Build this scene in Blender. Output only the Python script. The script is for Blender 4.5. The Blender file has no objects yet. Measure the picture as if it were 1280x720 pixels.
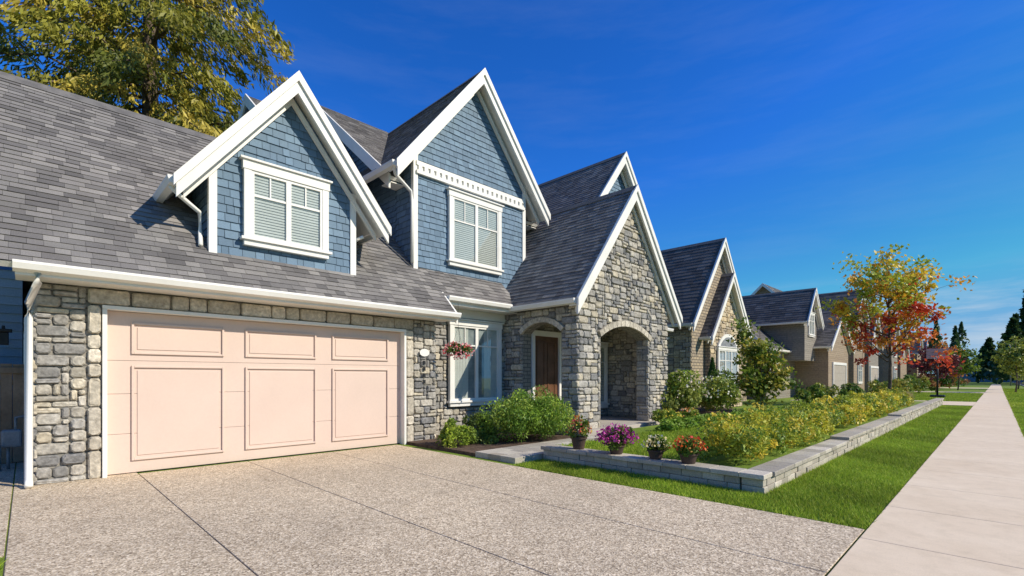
import bpy, bmesh, math, random
import numpy as np
from mathutils import Vector
random.seed(7); rng=np.random.default_rng(7)
sc=bpy.context.scene
COL=sc.collection
# ---------------------------------------------------------------- materials
def newmat(name):
    m=bpy.data.materials.new(name); m.use_nodes=True
    nt=m.node_tree; b=nt.nodes['Principled BSDF']
    return m,nt,b
def N(nt,t,**kw):
    n=nt.nodes.new(t)
    for k,v in kw.items():
        if k in n.inputs: n.inputs[k].default_value=v
        else: setattr(n,k,v)
    return n
def mixc(nt,f,a,b,mode='MIX'):
    n=nt.nodes.new('ShaderNodeMix'); n.data_type='RGBA'; n.blend_type=mode
    for sock,val in ((n.inputs[0],f),(n.inputs[6],a),(n.inputs[7],b)):
        if isinstance(val,bpy.types.NodeSocket): nt.links.new(val,sock)
        elif isinstance(val,(int,float)): sock.default_value=val
        else: sock.default_value=(*val,1)
    return n.outputs[2]
def ramp(nt,fac,stops):
    r=nt.nodes.new('ShaderNodeValToRGB'); nt.links.new(fac,r.inputs[0])
    e=r.color_ramp.elements
    while len(e)<len(stops): e.new(.5)
    for i,(p,c) in enumerate(stops):
        e[i].position=p; e[i].color=(*c,1) if len(c)==3 else c
    return r.outputs[0]
def bump(nt,b,h,strength,dist=.01):
    bp=N(nt,'ShaderNodeBump',Strength=strength,Distance=dist); nt.links.new(h,bp.inputs['Height'])
    nt.links.new(bp.outputs[0],b.inputs['Normal'])
def coords(nt,uv=False):
    t=nt.nodes.new('ShaderNodeTexCoord'); return t.outputs['UV' if uv else 'Object']
def noise(nt,co,scale,detail=4,rough=.55):
    n=N(nt,'ShaderNodeTexNoise',Scale=scale,Detail=detail,Roughness=rough); nt.links.new(co,n.inputs['Vector']); return n.outputs['Fac']
def m_noise(name,c1,c2,scale=3,rough=.7,bs=60,bstr=.3,bd=.005,c3=None,spec=.3,fa=.35):
    m,nt,b=newmat(name); co=coords(nt)
    a=noise(nt,co,scale,6)
    col=ramp(nt,a,[(.35,c1),(.65,c2)])
    f=noise(nt,co,bs,3)
    if fa>0: col=mixc(nt,fa,col,ramp(nt,f,[(.3,(.55,.55,.55)),(.7,(1.3,1.3,1.3))]),'MULTIPLY')
    nt.links.new(col,b.inputs['Base Color']); b.inputs['Roughness'].default_value=rough
    b.inputs['Specular IOR Level'].default_value=spec
    bump(nt,b,f,bstr,bd); return m
def m_attr(name,rough=.8,bs=40,bstr=.4,bd=.006,vs=6,vamt=.35,trans=0,spec=.3):
    m,nt,b=newmat(name); co=coords(nt)
    at=nt.nodes.new('ShaderNodeAttribute'); at.attribute_name='Col'
    f=noise(nt,co,bs,5); g=noise(nt,co,vs,3)
    col=mixc(nt,vamt,at.outputs['Color'],ramp(nt,f,[(.3,(.5,.5,.5)),(.7,(1.45,1.45,1.45))]),'MULTIPLY')
    col=mixc(nt,vamt*.7,col,ramp(nt,g,[(.3,(.7,.68,.66)),(.7,(1.3,1.3,1.3))]),'MULTIPLY')
    nt.links.new(col,b.inputs['Base Color']); b.inputs['Roughness'].default_value=rough
    b.inputs['Specular IOR Level'].default_value=spec
    if bstr>0: bump(nt,b,f,bstr,bd)
    if trans>0:
        out=nt.nodes['Material Output']; tr=nt.nodes.new('ShaderNodeBsdfTranslucent'); nt.links.new(at.outputs['Color'],tr.inputs[0])
        mx=nt.nodes.new('ShaderNodeMixShader'); mx.inputs[0].default_value=trans
        nt.links.new(b.outputs[0],mx.inputs[1]); nt.links.new(tr.outputs[0],mx.inputs[2]); nt.links.new(mx.outputs[0],out.inputs[0])
    return m
def m_brick(name,c1,c2,mortar,w,h,ms=.012,rough=.85,bstr=.6):
    m,nt,b=newmat(name); co=coords(nt,True)
    br=N(nt,'ShaderNodeTexBrick',Scale=1.0); br.inputs['Color1'].default_value=(*c1,1); br.inputs['Color2'].default_value=(*c2,1); br.inputs['Mortar'].default_value=(*mortar,1)
    br.inputs['Brick Width'].default_value=w; br.inputs['Row Height'].default_value=h; br.inputs['Mortar Size'].default_value=ms
    nt.links.new(co,br.inputs['Vector'])
    f=noise(nt,co,9,5)
    col=mixc(nt,.5,br.outputs['Color'],ramp(nt,f,[(.3,(.55,.55,.55)),(.7,(1.4,1.38,1.35))]),'MULTIPLY')
    nt.links.new(col,b.inputs['Base Color']); b.inputs['Roughness'].default_value=rough
    inv=N(nt,'ShaderNodeMath',operation='SUBTRACT'); inv.inputs[0].default_value=1; nt.links.new(br.outputs['Fac'],inv.inputs[1])
    bump(nt,b,inv.outputs[0],bstr,.02); return m
WHITE=m_noise('white_paint',(.78,.75,.69),(.84,.815,.76),2,.45,25,.04,.002,fa=.05)
SHING=m_attr('asphalt_shingle',.9,130,.6,.004,1.1,.6)
SHAKE=m_attr('painted_shake',.65,50,.25,.003,2,.2)
STONE=m_attr('ledge_stone',.85,20,.9,.014,5,.6)
BLOCK=m_attr('concrete_block',.9,60,.6,.006,5,.45)
LEAF=m_attr('leaf',.5,3,0,0,2,.12,.3,.35)
GRASSB=m_attr('grass_blade',.6,2,0,0,.8,.3,.35,.2)
MORTAR=m_brick('stone_backing',(.25,.235,.205),(.31,.28,.235),(.13,.12,.105),.26,.1)
BLUE=m_noise('blue_paint',(.11,.185,.27),(.125,.21,.305),3,.6,30,.15,.003,fa=.15)
SIDING=m_brick('grey_siding',(.23,.205,.17),(.27,.24,.20),(.09,.08,.07),6,.14,.006)
TAUPE=m_brick('taupe_siding',(.29,.215,.145),(.33,.25,.17),(.12,.09,.07),6,.14,.006)
DOORM=m_noise('garage_door_paint',(.67,.515,.43),(.70,.54,.452),1.2,.5,30,.05,.002,fa=.05)
BARK=m_noise('bark',(.09,.065,.045),(.17,.13,.1),5,.95,30,.9,.02)
WOOD=m_noise('fence_wood',(.24,.15,.09),(.36,.24,.16),2,.8,20,.5,.006)
DARK=m_noise('dark_interior',(.04,.045,.05),(.08,.085,.09),2,.5,20,.1)
BLIND=m_noise('window_blind',(.62,.61,.54),(.69,.68,.61),2,.6,20,.05,fa=.05)
CURT=m_noise('curtain',(.16,.20,.21),(.45,.47,.44),1.6,.8,5,.3,.01)
TERRA=m_noise('pot_clay',(.05,.035,.03),(.09,.06,.045),5,.6,30,.2)
SOIL=m_noise('mulch',(.07,.045,.03),(.15,.1,.07),8,.95,50,1,.02)
METAL=m_noise('grey_metal',(.2,.21,.22),(.3,.31,.32),4,.4,30,.1)
BLACK=m_noise('black_metal',(.015,.015,.017),(.03,.03,.033),4,.4,30,.1)
DOORW=m_noise('entry_door',(.12,.055,.025),(.18,.085,.045),3,.4,25,.2)
def m_glass():
    m,nt,b=newmat('window_glass'); out=nt.nodes['Material Output']
    tr=N(nt,'ShaderNodeBsdfTransparent'); tr.inputs[0].default_value=(.92,.96,.97,1)
    gl=N(nt,'ShaderNodeBsdfGlossy',Roughness=.02); 
    lw=N(nt,'ShaderNodeLayerWeight',Blend=.3)
    mp=N(nt,'ShaderNodeMapRange'); nt.links.new(lw.outputs['Facing'],mp.inputs[0]); mp.inputs[3].default_value=.08; mp.inputs[4].default_value=.7
    mx=N(nt,'ShaderNodeMixShader'); nt.links.new(mp.outputs[0],mx.inputs[0]); nt.links.new(tr.outputs[0],mx.inputs[1]); nt.links.new(gl.outputs[0],mx.inputs[2])
    nt.links.new(mx.outputs[0],out.inputs[0]); return m
GLASS=m_glass()
def m_aggregate():
    m,nt,b=newmat('exposed_aggregate'); co=coords(nt)
    v=N(nt,'ShaderNodeTexVoronoi',Scale=75.0); nt.links.new(co,v.inputs['Vector'])
    v2=N(nt,'ShaderNodeTexVoronoi',Scale=38.0); nt.links.new(co,v2.inputs['Vector'])
    sep=N(nt,'ShaderNodeSeparateColor'); nt.links.new(v.outputs['Color'],sep.inputs[0])
    col=ramp(nt,sep.outputs[0],[(.0,(.26,.195,.13)),(.3,(.48,.38,.26)),(.6,(.60,.485,.34)),(1,(.84,.72,.55))])
    sep2=N(nt,'ShaderNodeSeparateColor'); nt.links.new(v2.outputs['Color'],sep2.inputs[0])
    col=mixc(nt,.5,col,ramp(nt,sep2.outputs[1],[(0,(.62,.6,.57)),(1,(1.3,1.3,1.3))]),'MULTIPLY')
    big=noise(nt,co,.55,6,.6)
    col=mixc(nt,.8,col,ramp(nt,big,[(.3,(.8,.79,.78)),(.7,(1.1,1.09,1.06))]),'MULTIPLY')
    st=noise(nt,co,2.6,5,.7)
    col=mixc(nt,.6,col,ramp(nt,st,[(.25,(.75,.75,.75)),(.5,(1.05,1.05,1.05))]),'MULTIPLY')
    nt.links.new(col,b.inputs['Base Color']); b.inputs['Roughness'].default_value=.8
    bump(nt,b,v.outputs['Distance'],.5,.006); return m
AGG=m_aggregate()
def m_concrete(name,c1,c2,j=0):
    m,nt,b=newmat(name); co=coords(nt)
    a=noise(nt,co,.8,7,.65); col=ramp(nt,a,[(.3,c1),(.7,c2)])
    f=noise(nt,co,140,3); 
    col=mixc(nt,.3,col,ramp(nt,f,[(.35,(.7,.69,.67)),(.65,(1.2,1.2,1.2))]),'MULTIPLY')
    s=noise(nt,co,5,6,.7); col=mixc(nt,.5,col,ramp(nt,s,[(.3,(.84,.83,.8)),(.55,(1.05,1.05,1.05))]),'MULTIPLY')
    nt.links.new(col,b.inputs['Base Color']); b.inputs['Roughness'].default_value=.85
    bump(nt,b,f,.3,.003); return m
CONC=m_concrete('concrete',(.68,.54,.38),(.78,.64,.47))
CONCG=m_concrete('grey_concrete',(.38,.34,.28),(.48,.43,.37))
ASPH=m_concrete('asphalt',(.045,.045,.047),(.065,.063,.062))
GROUND=m_noise('grass_ground',(.12,.19,.015),(.20,.28,.03),.7,.95,25,.8,.02)
JOINT=m_noise('joint_filler',(.13,.105,.08),(.18,.145,.11),5,.9,40,.2)
JOINTL=m_noise('walk_joint_filler',(.34,.27,.2),(.40,.32,.24),5,.9,40,.2)
# ---------------------------------------------------------------- mesh helpers
def empty(name):
    o=bpy.data.objects.new(name,None); COL.objects.link(o); return o
def autouv(me):
    uv=me.uv_layers.new(name='UVMap')
    for p in me.polygons:
        n=p.normal
        if abs(n.z)>.97: u=Vector((1,0,0)); v=Vector((0,1,0))
        else:
            u=Vector((0,0,1)).cross(n).normalized(); v=n.cross(u)
        for li in p.loop_indices:
            c=me.vertices[me.loops[li].vertex_index].co
            uv.data[li].uv=(c.dot(u),c.dot(v))
def mk(name,verts,faces,mat,par=None,smooth=False,uv=True,fix=True):
    me=bpy.data.meshes.new(name); me.from_pydata([tuple(v) for v in verts],[],faces); me.update()
    if fix:
        bm=bmesh.new(); bm.from_mesh(me); bmesh.ops.recalc_face_normals(bm,faces=bm.faces); bm.to_mesh(me); bm.free()
    if uv: autouv(me)
    if smooth: me.polygons.foreach_set('use_smooth',[True]*len(me.polygons))
    me.materials.append(mat)
    o=bpy.data.objects.new(name,me); COL.objects.link(o)
    if par: o.parent=par
    return o
def prism(name,A,B,mat,par=None):
    n=len(A); f=[tuple(range(n)),tuple(range(2*n-1,n-1,-1))]+[(i,(i+1)%n,n+(i+1)%n,n+i) for i in range(n)]
    return mk(name,list(A)+list(B),f,mat,par)
def prismX(name,pts,D0,D1,mat,par=None): return prism(name,[(-D0,y,z) for y,z in pts],[(-D1,y,z) for y,z in pts],mat,par)
def prismY(name,pts,y0,y1,mat,par=None): return prism(name,[(-d,y0,z) for d,z in pts],[(-d,y1,z) for d,z in pts],mat,par)
BF=[(0,1,3,2),(4,6,7,5),(0,4,5,1),(2,3,7,6),(0,2,6,4),(1,5,7,3)]
def boxes(name,L,mat,par=None,bev=0,cols=None):
    """L: (D0,D1,y0,y1,z0,z1) in street-offset coordinates (x=-D)"""
    V=[];F=[]
    for (a,b,c,d,e,f) in L:
        k=len(V)
        for x in (-b,-a):
            for y in (c,d):
                for z in (e,f): V.append((x,y,z))
        F+= [tuple(k+i for i in q) for q in BF]
    o=mk(name,V,F,mat,par,fix=True)
    if cols is not None:
        ca=o.data.color_attributes.new('Col','FLOAT_COLOR','CORNER')
        arr=np.repeat(np.array([(*c,1) for c in cols]),24,axis=0).astype(np.float32).ravel()
        ca.data.foreach_set('color',arr)
    if bev>0:
        m=o.modifiers.new('b','BEVEL'); m.width=bev; m.segments=2; m.limit_method='ANGLE'
    return o
def tubeverts(pts,rad,sides=8):
    V=[];F=[]
    pts=[Vector(p) for p in pts]
    for i,p in enumerate(pts):
        t=(pts[min(i+1,len(pts)-1)]-pts[max(i-1,0)]).normalized()
        a=Vector((0,0,1)) if abs(t.z)<.9 else Vector((1,0,0))
        u=t.cross(a).normalized(); v=t.cross(u)
        for s in range(sides):
            an=2*math.pi*s/sides; V.append(p+(u*math.cos(an)+v*math.sin(an))*rad[i])
    for i in range(len(pts)-1):
        for s in range(sides):
            F.append((i*sides+s,i*sides+(s+1)%sides,(i+1)*sides+(s+1)%sides,(i+1)*sides+s))
    F.append(tuple(range(sides-1,-1,-1))); F.append(tuple((len(pts)-1)*sides+s for s in range(sides)))
    return V,F
def tubes(name,L,mat,par=None,sides=8):
    V=[];F=[]
    for pts,rad in L:
        v,f=tubeverts(pts,rad,sides); k=len(V); V+=v; F+=[tuple(k+i for i in q) for q in f]
    return mk(name,V,F,mat,par,smooth=True,uv=False,fix=False)
def lathe(name,c,prof,mat,par=None,seg=20):
    V=[];F=[];n=len(prof)
    for i in range(seg):
        a=2*math.pi*i/seg
        for r,z in prof: V.append((c[0]+r*math.cos(a),c[1]+r*math.sin(a),c[2]+z))
    for i in range(seg):
        for j in range(n-1): F.append((i*n+j,((i+1)%seg)*n+j,((i+1)%seg)*n+j+1,i*n+j+1))
    return mk(name,V,F,mat,par,smooth=False,uv=False,fix=False)
# ---- clipped rows of individual shingles
def shingles(name,poly,udir,mat,par,rowh,w,pal,lift=.012,gap=.004,wj=.35,bj=0.0,seed=1):
    R=np.random.default_rng(seed)
    P=[Vector(p) for p in poly]; u=Vector(udir).normalized()
    n=None
    for i in range(1,len(P)-1):
        n=(P[i]-P[0]).cross(P[i+1]-P[0])
        if n.length>1e-5: break
    n.normalize()
    cen=sum(P,Vector())/len(P)
    if n.z<-.01 : n=-n
    elif abs(n.z)<=.01:
        if n.dot(Vector((0,0,1.43))-cen)<0: n=-n
    v=n.cross(u)
    if v.z<0: v=-v
    O=P[0]
    us=[(p-O).dot(u) for p in P]; vs=[(p-O).dot(v) for p in P]
    V=[];F=[];C=[]
    def add(a,b,c,d,col):
        k=len(V); V.extend([a,b,c,d]); F.append((k,k+1,k+2,k+3)); C.append(col)
    def pt(a,b,h): return O+u*a+v*b+n*h
    vv=min(vs); 
    pal=np.array(pal)
    while vv<max(vs)+rowh:
        uu=min(us)-R.uniform(0,w)
        while uu<max(us):
            ww=w*(1+R.uniform(-wj,wj)); c=pal[R.integers(len(pal))]*R.uniform(.88,1.12)
            j=R.uniform(-bj,bj); l=lift*R.uniform(.8,1.3); vb=vv+j
            a0,a1=uu+gap/2,uu+ww-gap/2
            add(pt(a0,vb,l),pt(a1,vb,l),pt(a1,vv+rowh*1.1,.002),pt(a0,vv+rowh*1.1,.002),c)
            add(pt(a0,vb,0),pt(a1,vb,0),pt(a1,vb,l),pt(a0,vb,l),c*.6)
            uu+=ww
        vv+=rowh
    me=bpy.data.meshes.new(name); me.from_pydata([tuple(x) for x in V],[],F)
    ca=me.color_attributes.new('Col','FLOAT_COLOR','CORNER')
    arr=np.repeat(np.array([(*c,1) for c in C]),4,axis=0).astype(np.float32).ravel(); ca.data.foreach_set('color',arr)
    bm=bmesh.new(); bm.from_mesh(me)
    for i in range(len(P)):
        a,b=P[i],P[(i+1)%len(P)]; e=b-a
        if e.length<1e-5: continue
        no=e.cross(n).normalized()
        if no.dot(cen-a)>0: no=-no
        bmesh.ops.bisect_plane(bm,geom=bm.verts[:]+bm.edges[:]+bm.faces[:],plane_co=a,plane_no=no,clear_outer=True)
    lay=bm.loops.layers.float_color.get('Col')
    f=bm.faces.new([bm.verts.new(p+n*.0012) for p in P])
    if lay:
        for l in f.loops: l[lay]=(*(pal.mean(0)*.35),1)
    bm.to_mesh(me); bm.free(); me.materials.append(mat)
    o=bpy.data.objects.new(name,me); COL.objects.link(o); o.parent=par
    return o
ROOF=[(.19,.178,.168),(.22,.205,.192),(.14,.131,.125),(.255,.238,.22),(.17,.158,.15),(.20,.188,.175)]
ROOFD=[(.105,.098,.093),(.125,.116,.109),(.085,.08,.076),(.15,.139,.13)]
BLUEP=[(.135,.212,.295),(.125,.197,.275),(.15,.232,.315),(.115,.185,.26)]
def roof_plane(name,e0,e1,r1,r0,par,pal=ROOF,rowh=.135,w=.24,thick=.09,seed=1,slabmat=None):
    P=[Vector(p) for p in (e0,e1,r1,r0)]
    n=(P[1]-P[0]).cross(P[3]-P[0]).normalized()
    if n.z<0: n=-n
    prism(name+'_deck',[p-n*.004 for p in P],[p-n*thick for p in P],slabmat or WHITE,par)
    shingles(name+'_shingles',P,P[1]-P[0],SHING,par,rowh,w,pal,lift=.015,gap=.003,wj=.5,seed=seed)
def Pt(D,y,z): return Vector((-D,y,z))
def gutterY(name,D,z,y0,y1,par):
    prismY(name,[(D+.0,z),(D-.12,z),(D-.125,z-.03),(D-.10,z-.1),(D-.0,z-.13)],y0,y1,WHITE,par)
def gable_roof_x(pre,Dr,Db,yc,rh,zr,slope,par,pal=ROOF,rowh=.135,w=.24,seed=3,dep=.36,gut=True,Dw=None):
    """roof with ridge perpendicular to the street; rake at Dr facing the street"""
    ze=zr-slope*rh
    for s,nm in ((-1,'left'),(1,'right')):
        roof_plane(pre+'_roof_'+nm,Pt(Dr+.02,yc+s*rh,ze),Pt(Db,yc+s*rh,ze),Pt(Db,yc,zr),Pt(Dr+.02,yc,zr),par,pal,rowh,w,seed=seed+s)
        k=.035
        def sl(y0,y1,zt,zb,D0,D1,n2):
            prismX(n2,[(yc+s*y0,zr-slope*y0+zt),(yc+s*y1,zr-slope*y1+zt),(yc+s*y1,zr-slope*y1+zb),(yc+s*y0,zr-slope*y0+zb)],D0,D1,WHITE,par)
        sl(0,rh+.02,k,-dep,Dr-.03,Dr+.02,pre+'_rake_'+nm)
        sl(0,rh+.06,k+.02,-.12,Dr-.07,Dr-.032,pre+'_rake_drip_'+nm)
        if Dw: sl(.0,rh,-.155,-.18,Dr+.022,Dw+.05,pre+'_soffit_'+nm); sl(0,rh-.12,-dep+.02,-dep-.1,Dw-.09,Dw-.03,pre+'_frieze_'+nm)
        if gut:
            y=yc+s*rh
            prismX(pre+'_gutter_'+nm,[(y,ze-.02),(y+s*.12,ze-.02),(y+s*.12,ze-.05),(y+s*.09,ze-.13),(y,ze-.15)],Dr+.03,Db,WHITE,par)
    prismX(pre+'_ridge_cap',[(yc-.12,zr-.12*slope+.045),(yc,zr+.045),(yc+.12,zr-.12*slope+.045),(yc,zr-.02)],Dr-.02,Db,RIDGE,par)
RIDGE=m_noise('ridge_cap',(.13,.122,.117),(.19,.178,.168),5,.9,60,.5)
def gable_wall(pre,Dw,Db,yc,hw,zr,slope,zb,mat,par,shake=None,side=True,seed=5,rowh=.14,w=.17):
    off=.16; zt=zr-off; ze=zt-slope*hw
    pts=[(yc-hw,zb),(yc+hw,zb),(yc+hw,ze),(yc,zt),(yc-hw,ze)]
    prismX(pre+'_wall',pts,Dw,Db,mat,par)
    if shake:
        shingles(pre+'_shakes',[Pt(Dw-.004,y,z) for y,z in pts],(0,1,0),SHAKE,par,rowh,w,shake,lift=.02,gap=.007,wj=.35,bj=.006,seed=seed)
        if side:
            shingles(pre+'_side_shakes',[Pt(Dw,yc-hw-.004,zb),Pt(Dw,yc-hw-.004,ze),Pt(Db,yc-hw-.004,ze),Pt(Db,yc-hw-.004,zb)],(1,0,0),SHAKE,par,rowh,w,shake,lift=.02,gap=.007,seed=seed+1)
            for s in (-1,1):
                y=yc+s*hw
                boxes(pre+'_corner_board'+('_a' if s<0 else '_b'),[(Dw-.045,Dw+.06,min(y+s*.03,y-s*.09),max(y+s*.03,y-s*.09),zb,ze+.02)],WHITE,par)
def stones(name,par,O,U,Nn,u0,u1,z0,z1,test,cw=.1,ch=.085,t=.05,pal=None,seed=1,mat=None,maxw=4,maxh=2):
    R=np.random.default_rng(seed); O=Vector(O);U=Vector(U);Nn=Vector(Nn);Z=Vector((0,0,1))
    nu=int(round((u1-u0)/cw)); nz=int(round((z1-z0)/ch)); cw=(u1-u0)/nu; ch=(z1-z0)/nz
    ok=np.array([[test(u0+(i+.5)*cw,z0+(j+.5)*ch) for j in range(nz)] for i in range(nu)])
    V=[];F=[];C=[]; pal=pal or STP
    for j in range(nz):
        for i in range(nu):
            if not ok[i,j]: continue
            w=int(R.choice([1,2,2,3,3,4][:maxw+2])); h=int(R.choice([1,1,2,2,2][:maxh+3]))
            w=min(w,nu-i); h=min(h,nz-j)
            while w>1 and not ok[i:i+w,j].all(): w-=1
            while h>1 and not ok[i:i+w,j:j+h].all(): h-=1
            ok[i:i+w,j:j+h]=False
            g=.006; a0=u0+i*cw+g+R.uniform(0,.006);a1=u0+(i+w)*cw-g-R.uniform(0,.006); b0=z0+j*ch+g+R.uniform(0,.004);b1=z0+(j+h)*ch-g-R.uniform(0,.006)
            d=t*R.uniform(.5,1.35); k=len(V); dx=a1-a0;dy=b1-b0;cc=min(.028,dx*.22,dy*.22); ins=min(.016,dy*.2)
            def ring(m,dd,jt):
                A0,A1,B0,B1=a0+m,a1-m,b0+m,b1-m
                for (x,y) in ((A0+cc,B0),(A1-cc,B0),(A1,B0+cc),(A1,B1-cc),(A1-cc,B1),(A0+cc,B1),(A0,B1-cc),(A0,B0+cc)):
                    V.append(O+U*(x+R.uniform(-jt,jt))+Z*(y+R.uniform(-jt,jt))+Nn*(dd+R.uniform(-jt,jt)*1.3))
            ring(0,-.01,0); ring(0,d*.6,.004); ring(ins,d,.005)
            fs=[tuple(range(16,24))]
            for q in (0,8):
                for s in range(8): fs.append((q+s,q+(s+1)%8,q+8+(s+1)%8,q+8+s))
            c=np.array(pal[R.integers(len(pal))])*R.uniform(.8,1.2)
            for f in fs: F.append(tuple(k+x for x in f)); C+= [c]*len(f)
    o=mk(name,V,F,mat or STONE,par,fix=False,uv=False)
    ca=o.data.color_attributes.new('Col','FLOAT_COLOR','CORNER')
    ca.data.foreach_set('color',np.array([(*c,1) for c in C]).astype(np.float32).ravel())
    return o
STP=[(.40,.372,.325),(.34,.32,.29),(.45,.41,.345),(.50,.445,.35),(.26,.25,.235),(.42,.385,.325),(.52,.455,.345),(.31,.295,.275),(.47,.43,.37),(.37,.335,.275),(.21,.205,.20)]
TANP=[(.50,.445,.355),(.54,.48,.385),(.46,.41,.33),(.57,.51,.415)]
YES=lambda u,z:True
def window(name,par,Dw,y0,y1,z0,z1,cols=2,transom=.32,blind=True,trim=.1,mun=2,sill=True,interior=None):
    e=Dw-.026
    boxes(name+'_back',[(e,e+.02,y0,y1,z0,z1)],interior or DARK,par)
    if blind:
        L=[];z=z0+.05
        while z<z1-.05: L.append((e-.014,e-.003,y0+.05,y1-.05,z,z+.038)); z+=.05
        boxes(name+'_blinds',L,BLIND,par)
    mk(name+'_glass',[(-(e-.026),y0+.02,z0+.02),(-(e-.026),y1-.02,z0+.02),(-(e-.026),y1-.02,z1-.02),(-(e-.026),y0+.02,z1-.02)],[(0,1,2,3)],GLASS,par,fix=False)
    L=[];cw=(y1-y0)/cols;f=.045
    for i in range(cols):
        a=y0+i*cw;b=a+cw
        L+=[(e-.05,e-.0,a,a+f,z0,z1),(e-.05,e,b-f+.001,b-.001,z0,z1),(e-.049,e-.001,a+f,b-f,z0,z0+f+.01),(e-.049,e-.001,a+f,b-f,z1-f,z1)]
        if transom>0:
            zt=z1-(z1-z0)*transom
            L.append((e-.04,e-.018,a+f,b-f,zt-.018,zt+.018))
            for k in range(1,mun): 
                yy=a+f+(cw-2*f)*k/mun; L.append((e-.038,e-.02,yy-.012,yy+.012,zt+.018,z1-f))
    boxes(name+'_sash',L,WHITE,par)
    L=[(Dw-.085,Dw-.0,y0-trim,y0-.001,z0-.001,z1+.001),(Dw-.085,Dw,y1+.001,y1+trim,z0-.001,z1+.001),(Dw-.095,Dw,y0-trim-.02,y1+trim+.02,z1+.002,z1+.002+trim*1.3),(Dw-.13,Dw-.0,y0-trim-.06,y1+trim+.06,z1+.004+trim*1.3,z1+.04+trim*1.3)]
    if sill: L+=[(Dw-.13,Dw,y0-trim-.05,y1+trim+.05,z0-.05,z0-.002),(Dw-.09,Dw,y0-trim,y1+trim,z0-.14,z0-.052)]
    boxes(name+'_trim',L,WHITE,par,bev=.004)
# ---------------------------------------------------------------- vegetation helpers
def rawmesh(name,V,k,cols,mat,par=None):
    n=len(V)//k; me=bpy.data.meshes.new(name)
    me.vertices.add(len(V)); me.vertices.foreach_set('co',V.astype(np.float32).ravel())
    me.loops.add(len(V)); me.loops.foreach_set('vertex_index',np.arange(len(V),dtype=np.int32))
    me.polygons.add(n); me.polygons.foreach_set('loop_start',np.arange(n,dtype=np.int32)*k)
    me.update(calc_edges=True)
    ca=me.color_attributes.new('Col','FLOAT_COLOR','POINT')
    c=np.concatenate([np.repeat(cols,k,axis=0),np.ones((len(V),1))],axis=1).astype(np.float32); ca.data.foreach_set('color',c.ravel())
    me.materials.append(mat); o=bpy.data.objects.new(name,me); COL.objects.link(o)
    if par:o.parent=par
    return o
def unit(a): return a/np.maximum(np.linalg.norm(a,axis=1,keepdims=True),1e-6)
def leafmesh(name,C,S,cols,par=None,asp=.5,dirs=None,spread=1.0,mat=None):
    n=len(C); S=np.broadcast_to(np.asarray(S,dtype=float),(n,)).reshape(n,1)*rng.uniform(.6,1.3,(n,1))
    d=rng.normal(size=(n,3))
    if dirs is not None: d=dirs+d*spread
    d=unit(d); e=rng.normal(size=(n,3)); e=unit(e-(e*d).sum(1,keepdims=True)*d)
    V=np.stack([C-d*S,C+e*S*asp,C+d*S,C-e*S*asp],axis=1).reshape(-1,3)
    return rawmesh(name,V,4,cols,mat or LEAF,par)
def blobpts(c,r,n,k,pal,cr=.33,zmin=-.5):
    c=np.array(c,float); r=np.array(r,float)
    dr=unit(rng.normal(size=(k*3,3))); dr=dr[dr[:,2]>zmin][:k]; k=len(dr)
    cc=c+dr*r*rng.uniform(.35,.85,(k,1)); rr=r.mean()*cr*rng.uniform(.6,1.3,k)
    pal=np.array(pal); pc=pal[rng.integers(len(pal),size=k)]*rng.uniform(.8,1.2,(k,1))
    i=rng.integers(k,size=n)
    p=cc[i]+unit(rng.normal(size=(n,3)))*(rng.uniform(.3,1,(n,1))**.5)*rr[i][:,None]*np.array([1,1,min(1,r[2]/r[0]+.2)])
    col=pc[i]*rng.uniform(.7,1.3,(n,1))
    return p,col
def shrub(name,c,r,n,leaf,pal,k=40,blossom=None,asp=.5,zfloor=None,dirs=None,cr=.33,spread=1):
    p,col=blobpts(c,r,n,k,pal,cr)
    zf=zfloor if zfloor is not None else c[2]-r[2]
    p[:,2]=np.maximum(p[:,2],zf+.02)
    o=leafmesh(name,p,leaf,col,asp=asp,dirs=dirs,spread=spread)
    if blossom:
        m,bc,bs=blossom; d=unit(rng.normal(size=(m,3))); d[:,2]=np.abs(d[:,2]); 
        q=np.array(c)+d*np.array(r)*rng.uniform(.85,1.08,(m,1)); bc=np.array(bc)[rng.integers(len(bc),size=m)]
        b=leafmesh(name+'_blossoms',q,bs,bc,asp=.9); b.parent=o
    return o
def grass(name,rects,dens,h=.045,pal=((.26,.38,.03),(.33,.45,.045),(.41,.47,.07),(.20,.31,.025)),w=.004):
    P=[]
    for (D0,D1,y0,y1,z) in rects:
        n=int((D1-D0)*(y1-y0)*dens); q=np.stack([-rng.uniform(D0,D1,n),rng.uniform(y0,y1,n),np.full(n,z)],1); P.append(q)
    P=np.concatenate(P); n=len(P); pal=np.array(pal)
    a=rng.uniform(0,6.283,n); s=np.stack([np.cos(a),np.sin(a),np.zeros(n)],1)*w*rng.uniform(.7,1.5,(n,1))
    tip=rng.normal(size=(n,3))*np.array([.45,.45,0])*h+np.array([0,0,h])*rng.uniform(.5,1.2,(n,1))
    V=np.stack([P-s,P+s,P+tip],1).reshape(-1,3)
    pn=np.sin(P[:,0]*2.1+np.sin(P[:,1]*1.3)*2)*.5+np.sin(P[:,1]*1.7+P[:,0])*.5+np.sin(P[:,1]*6.1+P[:,0]*5)*.4
    col=pal[rng.integers(len(pal),size=n)]*rng.uniform(.75,1.25,(n,1))*(1+.2*pn[:,None])
    return rawmesh(name,V,3,col,GRASSB)
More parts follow.
